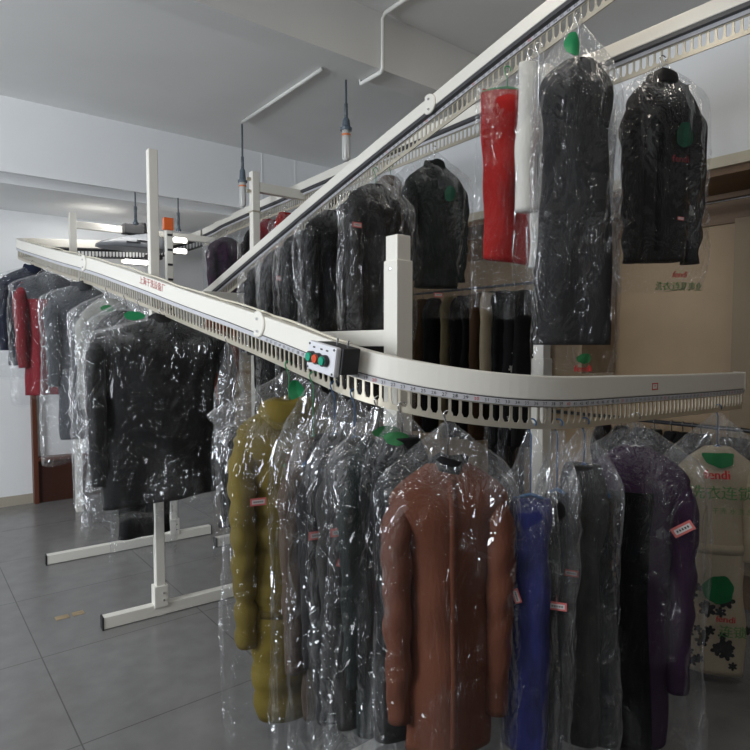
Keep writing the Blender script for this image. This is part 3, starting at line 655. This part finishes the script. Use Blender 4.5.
    vz = np.array(mb3.v); x_, z_ = vz[:, 0], vz[:, 2]; up_ = sm(z_, zn - .17 - .05 * np.sin(x_ * 31 + sd) - .03 * np.sin(x_ * 70), zn + .0)
    st = sm(wob(sd + 50, 7, (14, 46), (2, 9), 1.0)(x_, vz[:, 1], z_), .35, .95); edge = sm(np.abs(x_) / (W2 + .01), .80, 1.0) * .35  # streaks and side edges made glossier to paint glints on the bag
    at_ = bg_.data.attributes.new('crinkle_glint', 'FLOAT', 'POINT'); at_.data.foreach_set('value', np.clip(up_ * .9 + (st * .5 + edge * .8) * crumple, 0, 1.2).astype(np.float32))
    for i, tg in enumerate(tags):
        x_, zt_, ro, sz = (tg + (0.0, 1.0))[:4]; zc = zn - zt_; hx, hz = .028 * sz, .013 * sz; cr, sr = math.cos(ro), math.sin(ro)
        def pp(ux, uz): return (x_ + ux * cr - uz * sr, zc + ux * sr + uz * cr)
        c4 = drape_on(bvb, [pp(0, 0)], front, .006)[0]
        def q3(ux, uz, o_): a, b = pp(ux, uz); return (a, c4[1] + front * o_, b)
        mb2 = MB(); mb2.add([q3(a, b, o_) for o_ in (0, .0012) for a, b in ((-hx, -hz), (hx, -hz), (hx, hz), (-hx, hz))], [(0, 1, 2, 3), (4, 7, 6, 5), (0, 4, 5, 1), (1, 5, 6, 2), (2, 6, 7, 3), (3, 7, 4, 0)])
        mb2.add([q3(a * .78, b * .55, .0018) for a, b in ((-hx, -hz), (hx, -hz), (hx, hz), (-hx, hz))], [(0, 1, 2, 3)], 1)
        for k_ in range(5):
            a0_ = -hx * .6 + k_ * hx * .26; mb2.add([q3(a, b, .0022) for a, b in ((a0_, -hz * .2), (a0_ + hx * .14, -hz * .2), (a0_ + hx * .14, hz * .25), (a0_, hz * .25))], [(0, 1, 2, 3)], 2)
        mb2.build('laundry_tag', [pink, paper, ink_black], root)
    for pr in prints:
        if pr[0] == 'blob': blob_patch(root, bvb, front, pr[1], zn - pr[2], pr[3], pr[4], pr[5] if len(pr) > 5 else ink_green, 'bag_print', seed=sd, parent=bg_, cut=pr[6] if len(pr) > 6 else None)
        else: print_patch(root, bvb, front, pr[1], pr[2], zn - pr[3], pr[4], pr[5], 'bag_lettering', parent=bg_, bold=pr[6] if len(pr) > 6 else 0)
    return root

def hang(tr, px, yt, yb, name, label, cat, W, th, ang, body, rng=None, group=None, d=None, hz=None, **k):
    q = tr.find(px, *(rng or (0, 1e9))); p, t, n = tr.at(q)
    sd_ = sL if tr is TL and q < qL else (sF if tr is TL else sU)
    hook = np.array([p[0] + n[0] * sd_ * .012, p[1] + n[1] * sd_ * .012, p[2] - .100])
    zt = P(px, yt, p[1])[2]; zb_ = P(px, yb, p[1])[2]; zt = min(zt, hook[2] - .055)
    zb_ = max(zb_, .06)
    return garment(name, label, cat, hook, zt, zt - zb_, W, th, math.radians(ang), body, group, **k)
LQ = (0, qL); FQ = (QF, 1e9)
black = cloth('black', (.008, .008, .009)); black2 = cloth('soft_black', (.013, .012, .014)); charcoal = cloth('charcoal', (.022, .021, .022)); darkgrey = cloth('dark_grey', (.055, .058, .065))
navy = cloth('navy', (.012, .016, .035)); shiny_black = cloth('shiny_black', (.009, .009, .010), rough=.55, spec=.3, bump=.5, scale=40)
red = cloth('red', (.34, .012, .010), vary=.3); dullred = cloth('dull_red', (.22, .02, .028)); terracotta = cloth('terracotta', (.30, .055, .028)); olive = cloth('olive', (.165, .120, .018), rough=.7, bump=.4, scale=25, vary=.3, vscale=9)
rust = cloth('rust_brown', (.150, .050, .026), vary=.3); taupe = cloth('taupe', (.095, .065, .046)); purple = cloth('purple', (.040, .014, .046)); blue = cloth('royal_blue', (.02, .024, .13), tcol=(.01, .012, .05), vary=.5, vscale=24)
cream = cloth('cream', (.52, .43, .30), vary=.12); offwhite = cloth('offwhite', (.62, .61, .57), vary=.1); slate = cloth('slate', (.07, .075, .085)); lightgrey = cloth('light_grey', (.28, .29, .31)); greenblack = cloth('green_black', (.016, .022, .021))
brownc = cloth('brown', (.10, .055, .03)); beigec = cloth('beige_cloth', (.27, .22, .14)); wine = cloth('wine_floral', (.05, .015, .045), tcol=(.012, .01, .02), vary=.7, vscale=22); woven = cloth('grey_woven', (.045, .042, .04), tcol=(.02, .02, .02), vary=.7, vscale=30)
G1 = 'clothes on the left climbing run of the lower track'; G2 = 'clothes on the front curve of the lower track'; G3 = 'clothes on the nearer raised track'; G4 = 'clothes on the farther raised track'
# --- left climbing run, far to near
hang(TL, 34, 263, 365, 'jacket', 'navy jacket on a white hanger, farthest left on the climbing track', 'jacket', .50, .14, 36, navy, LQ, G1, hanger='white', collar=('stand', navy), film_m=FILM_CLEAR, bag_extra=.1)
hang(TL, 50, 271, 394, 'jacket', 'red jacket with grey shoulders in a plastic bag, second from the far left', 'jacket', .46, .14, 36, slate, LQ, G1, lower=(.20, dullred), sleeve_m=dullred, sleeve_len=.62, film_m=FILM, crumple=1.3, bag_extra=.07)
hang(TL, 83, 284, 437, 'jacket', 'dark slate jacket with bag hanging far below its hem, right of the red jacket', 'jacket', .44, .14, 36, slate, LQ, G1, film_m=FILM_MILKY, crumple=1.4, bag_extra=.14, collar=('stand', darkgrey), tags=[(.05, .2)])
hang(TL, 110, 299, 485, 'coat', 'pale cream long coat in a milky bag, right of the slate jacket', 'coat', .36, .09, 36, cloth('pale_grey_cream', (.36, .36, .33)), LQ, G1, film_m=FILM_MILKY, crumple=1.4, sleeves=True, tags=[(-.1, .25)], prints=[('blob', -.02, .06, .035, .02)])
hang(TL, 128, 311, 500, 'jacket', 'dark grey jacket peeking out left of the big black jacket', 'jacket', .38, .12, 36, charcoal, LQ, G1, film_m=FILM_MILKY, crumple=1.4)
hang(TL, 142, 322, 534, 'coat', 'long black coat whose hem shows below the big black jacket', 'coat', .30, .10, 36, black, LQ, G1, sleeves=False, film_m=FILM)
hang(TL, 164, 316, 497, 'jacket', 'big black padded jacket in shiny plastic at the left front', 'jacket', .72, .17, 32, shiny_black, LQ, G1, film_m=FILM, crumple=1.5, hem=1.05, sleeve_len=.74, bag_extra=.11, collar=('stand', shiny_black), prints=[('blob', -.14, -.015, .05, .022, mat('bright_green_ink', (.01, .25, .09), rough=.5))], hemtilt=.06)
hang(TL, 231, 428, 524, 'trousers', 'narrow black trousers between the big black jacket and the olive coat', 'trousers', .10, .07, 30, black, LQ, G1, sleeves=False, kind='draped', film_m=FILM_CLEAR)
# --- front curve
hang(TL, 292, 404, 706, 'coat', 'olive quilted down coat with hood in plastic', 'coat', .44, .17, 25, olive, LQ, G2, kind='puffer', collar=('hood', olive), sleeve_len=.8, film_m=FILM, crumple=1.3, flap=-1.0, bag_extra=.06, hanger='green',
     prints=[('blob', .02, -.05, .03, .04, mat('bright_green_ink', (0, .2, .1)))], tags=[(-.15, .32)], detail=[('band', .74, .765, -.13, .05, cloth('olive_dark', (.10, .07, .012)))])
hang(TL, 316, 436, 712, 'coat', 'taupe brown coat with a pink tag beside the olive coat', 'coat', .25, .09, 25, taupe, LQ, G2, sleeves=True, sleeve_len=.75, film_m=FILM, crumple=1.3, tags=[(-.115, .22, -.3)], hanger='green')
hang(TL, 337, 434, 716, 'coat', 'dark charcoal coat with red-edged tag, second right of the olive coat', 'coat', .26, .08, 25, charcoal, LQ, G2, sleeve_len=.7, film_m=FILM, crumple=1.4, tags=[(-.09, .31)], hanger='blue')
hang(TL, 357, 437, 720, 'coat', 'woven grey black coat with red-edged tag, third right of the olive coat', 'coat', .26, .08, 25, woven, LQ, G2, sleeve_len=.7, film_m=FILM, crumple=1.4, tags=[(-.085, .28), (-.08, .37, 1.2, .7)], hanger='blue')
hang(TL, 380, 440, 724, 'coat', 'dark navy coat in crumpled cloudy plastic, two left of the rust coat', 'coat', .27, .08, 25, greenblack, LQ, G2, sleeve_len=.7, film_m=FILM_LIGHT, crumple=1.6, hanger='steel', prints=[('blob', .02, -.03, .05, .018)])
hang(TL, 404, 436, 730, 'coat', 'glossy black coat pressed against the left side of the rust coat', 'coat', .22, .08, 20, shiny_black, LQ, G2, sleeves=False, film_m=FILM, crumple=1.5, hanger='steel', prints=[('blob', -.03, .0, .04, .02)])
hang(TL, 447, 460, 740, 'coat', 'rust brown wool coat with dark inner collar, front and centre', 'coat', .40, .14, 8, rust, LQ, G2, sleeve_len=.72, collar=('lining', black), film_m=FILM, crumple=1.1, hanger='steel', hem=1.05, detail=[('placket', 0.0, rust)], gap=.012)
hang(TL, 530, 497, 742, 'coat', 'royal blue flecked garment seen edge-on right of the rust coat', 'coat', .115, .10, -8, blue, LQ, G2, sleeves=False, kind='draped', film_m=FILM, crumple=1.2, flap=-.8, tags=[(-.045, .29, 1.9, .8)], hanger='blue')
hang(TL, 556, 492, 742, 'coat', 'thin black garment between the blue one and the woven grey coat', 'coat', .07, .09, -20, black, LQ, G2, sleeves=False, kind='draped', film_m=FILM_MILKY, crumple=1.3, hanger='blue', tags=[(.01, .34)])
hang(TL, 582, 464, 735, 'coat', 'grey black woven coat with two small pink tags, left of the purple coat', 'coat', .19, .10, -28, woven, LQ, G2, sleeves=False, kind='dress', film_m=FILM_LIGHT, crumple=1.4, hanger='blue', tags=[(.0, .28, -.2), (-.02, .34, 0, .8)])
hang(TL, 633, 446, 735, 'coat', 'dark purple coat with a tilted pink tag in glossy plastic', 'coat', .40, .17, -22, purple, LQ, G2, sleeve_len=.8, film_m=FILM, crumple=1.6, tags=[(.15, .255, .6, 1.3)], hem=1.02, detail=[('panel', .15, 1.3, -.165, .06, cloth('deep_black', (.004, .004, .005), spec=.1), 'front_panel')])
HG = hang(TL, 716, 446, 735, 'robe', 'cream robe with black flower print in a printed laundry bag at far right', 'robe', .36, .12, -12, cream, LQ, G2, sleeve_len=.42, film_m=FILM_MILKY, crumple=.7, hanger='blue', gap=.03,
     prints=[('blob', -.01, .035, .062, .045, mat('deep_green_ink', (.0, .13, .035)), .3), ('text', 'fendi', -.025, .125, .052, mat('bag_red_ink', (.50, .01, .02), rough=.6), .0014), ('text', '洗衣连锁事业', .05, .205, .062, ink_green_l, .0008),
             ('text', '干洗 水洗 皮革', .05, .27, .03, ink_green_l), ('blob', -.012, .60, .062, .062, mat('deep_green_ink', (.0, .13, .035))), ('text', 'fendi', .02, .74, .04, mat('bag_red_ink', (.5, .01, .02)), .001), ('text', '连锁', .05, .80, .055, ink_green_l, .0008)],
     detail=[('motif', 5, 26, .60, .97, black, (.018, .038)), ('band', .42, .46, -.16, .16, cream)])
# --- nearer raised track
hang(TU, 222, 303, 433, 'coat', 'terracotta coat seen behind the lower track comb', 'coat', .27, .12, 36, terracotta, (3.3, 9), G3, sleeve_len=.6, film_m=FILM_CLEAR)
hang(TU, 268, 252, 420, 'jacket', 'black jacket farthest back on the nearer raised track', 'jacket', .34, .10, 36, black, None, G3, film_m=FILM_MILKY, tags=[(-.05, .2)], crumple=1.3)
hang(TU, 288, 238, 425, 'jacket', 'black jacket with small red tag, second from the back on the raised track', 'jacket', .38, .10, 36, black2, None, G3, film_m=FILM_LIGHT, tags=[(-.1, .22)], crumple=1.3)
hang(TU, 309, 222, 432, 'jacket', 'shiny black jacket, third from the back on the raised track', 'jacket', .38, .10, 36, shiny_black, None, G3, film_m=FILM_LIGHT, crumple=1.4)
hang(TU, 334, 203, 438, 'jacket', 'plain black coat left of the dark grey dress on the raised track', 'jacket', .40, .10, 36, black, None, G3, film_m=FILM, crumple=1.2)
hang(TU, 378, 186, 420, 'dress', 'dark grey pleated dress in plastic with a pale red tag on its sleeve', 'dress', .40, .12, 36, charcoal, None, G3, kind='dress', hem=1.1, sleeve_len=1.0, film_m=FILM, crumple=1.3, tags=[(-.19, .25)], hanger='green')
hang(TU, 509, 91, 262, 'dress', 'bright red dress folded over a hanger in a clear bag', 'dress', .238, .05, 6, red, None, G3, kind='draped', sleeves=False, film_m=FILM, crumple=.7, bag_extra=.23, gap=.018, tags=[(.09, -.06, 0, .8)], hanger='green', hemtilt=-.12)
hang(TU, 532, 58, 212, 'shirt', 'white folded shirt between the red dress and the long black coat', 'shirt', .092, .05, 0, offwhite, None, G3, kind='draped', sleeves=False, film_m=FILM, crumple=.8, bag_extra=.3, tags=[(-.0, .16, .2)], gap=.012)
hang(TU, 542, 214, 268, 'scarf', 'cream white scarf hanging low beside the long black coat', 'scarf', .05, .045, 0, offwhite, None, G3, kind='draped', sleeves=False, film_m=FILM_MILKY, crumple=.8, bag_extra=.2, gap=.014)
hang(TU, 582, 62, 345, 'coat', 'long dark grey pleated coat in plastic, tallest garment right of the red dress', 'coat', .30, .14, 2, charcoal, None, G3, kind='dress', sleeves=False, hem=1.24, film_m=FILM, crumple=1.2, bag_extra=.13, prints=[('blob', -.03, -.05, .03, .05, mat('bright_green_ink', (0, .2, .1))), ('text', 'fendi', .02, 1.19, .035, mat('bag_red_ink', (.5, .01, .02)), .001), ('blob', .02, 1.14, .03, .02), ('text', '洗衣连锁事业', .0, 1.25, .04, ink_green_l, .0006)],
     tags=[(-.13, .1, .1)], gap=.012)
# --- farther raised track
hang(TL, 228, 238, 352, 'jacket', 'dark purple floral jacket far back, left of the middle stand', 'jacket', .42, .12, 36, wine, FQ, G4, film_m=FILM_CLEAR)
hang(TL, 258, 228, 350, 'jacket', 'black jacket far back behind the middle stand', 'jacket', .3, .10, 36, black, FQ, G4)
hang(TL, 270, 220, 330, 'blouse', 'dull red blouse far back, right of the middle stand', 'blouse', .26, .10, 36, dullred, FQ, G4, film_m=FILM)
hang(TL, 287, 213, 330, 'blouse', 'brighter red blouse peeking above the raised track', 'blouse', .24, .10, 36, red, FQ, G4)
hang(TL, 318, 208, 330, 'coat', 'dark coat half hidden behind the nearer raised track', 'coat', .34, .10, 36, black2, FQ, G4)
hang(TL, 350, 192, 320, 'coat', 'black coat behind the grey dress on the farther raised track', 'coat', .36, .10, 36, black, FQ, G4)
hang(TL, 392, 177, 320, 'coat', 'brown coat on a green hanger behind the grey dress', 'coat', .34, .10, 36, brownc, FQ, G4, hanger='green', film_m=FILM_MILKY)
hang(TL, 436, 166, 288, 'jacket', 'black quilted jacket in plastic with a green print, left of the red dress', 'jacket', .42, .14, 22, greenblack, FQ, G4, kind='coat', sleeve_len=.62, collar=('stand', greenblack), crumple=1.4, bag_extra=.18, prints=[('blob', .045, .19, .035, .045, mat('dim_green_ink', (0, .05, .025)))], tags=[(-.02, .78)])
hang(TL, 612, 108, 262, 'scarf', 'grey narrow scarf bag left of the black jacket on the far track', 'scarf', .06, .05, 10, lightgrey, FQ, G4, kind='draped', sleeves=False, film_m=FILM_LIGHT, bag_extra=.1)
hang(TL, 664, 80, 262, 'jacket', 'black zip jacket in a printed bag at upper right', 'jacket', .36, .12, 8, charcoal, FQ, G4, sleeve_len=.7, collar=('stand', shiny_black), film_m=FILM, crumple=1.2, bag_extra=.13, gap=.012, hem=1.02,
     prints=[('blob', .045, .26, .04, .05, mat('dim_green_ink', (0, .05, .025))), ('text', 'fendi', .03, .37, .04, mat('dim_red_ink', (.2, .01, .02))), ('text', 'fendi', .06, .835, .035, mat('bag_red_ink', (.5, .01, .02)), .001), ('text', '洗衣连锁事业', .07, .885, .038, ink_green_l, .0008)],
     tags=[(.03, .60, -.1, .5)], detail=[('panel', .03, .20, -.11, .10, cloth('fur_black', (.02, .02, .02), bump=1.0, scale=160, bdist=.02), 'cape_collar'), ('placket', -.04, black)], hemtilt=0.02)
# --- clothes in the wardrobe
G5 = 'clothes packed on the upper wardrobe rod'; G6 = 'clothes packed on the lower wardrobe rod'
ROW = [(414, beigec, 1.05, 'beige coat at the left end of the upper wardrobe row'), (423, brownc, 1.1, 'brown coat beside the beige one in the upper wardrobe row'), (434, black, 1.1, 'black coat left of the olive coat in the wardrobe row'),
       (452, cloth('khaki', (.22, .18, .10)), 1.12, 'khaki coat in the middle of the upper wardrobe row'), (462, black2, 1.1, 'black coat right of the khaki coat in the wardrobe row'), (473, black, 1.1, 'black coat before the brown strip in the wardrobe row'),
       (483, brownc, 1.1, 'brown coat left of the cream trousers in the wardrobe row'), (494, cream, .93, 'short cream trousers in the upper wardrobe row'), (505, black, 1.1, 'black coat right of the cream trousers'),
       (515, black2, 1.1, 'black and white flower print dress in the wardrobe row'), (526, black, 1.1, 'black coat just left of the stand behind the front curve')]
for i, (px, m_, ln, lb) in enumerate(ROW):
    b = rodpx(px, 1.8); x, y = R(3.85, b)
    garment('trousers' if 'trousers' in lb else ('dress' if 'dress' in lb else 'coat'), lb, 'trousers' if 'trousers' in lb else ('dress' if 'dress' in lb else 'coat'), (x, y, ZRM + .016), ZRM - .055, ln + .12 - (.15 if 'cream' in lb and 'short' in lb else 0), .30, .085, UA, m_, G5, sleeves=False, bag=False,
            kind='draped' if 'trousers' in lb else 'coat', hanger='black', res=.7, detail=[('motif', 3, 40, .3, .98, offwhite, (.015, .035))] if 'flower' in lb else None)
ORD = ['leftmost', 'second from the left', 'third from the left', 'fourth from the left', 'fifth from the left', 'sixth from the left']
for i, px in enumerate([500, 514, 604, 622, 640, 655, 672, 683, 693, 701, 727, 741]):
    b = rodpx(px, ZR2); x, y = R(3.85, b)
    garment('coat', ('black garment in thin plastic on the lower wardrobe rod, ' if i < 6 else 'unbagged black garment on the lower wardrobe rod behind the cream robe, ') + ORD[i % 6], 'coat', (x, y, ZR2 + .016), ZR2 - .055 + (.0 if px > 660 else .0), .72, .30, .09, UA, black if i % 2 else black2, G6, sleeves=False, bag=px < 660, hanger='black', res=.6, film_m=FILM)
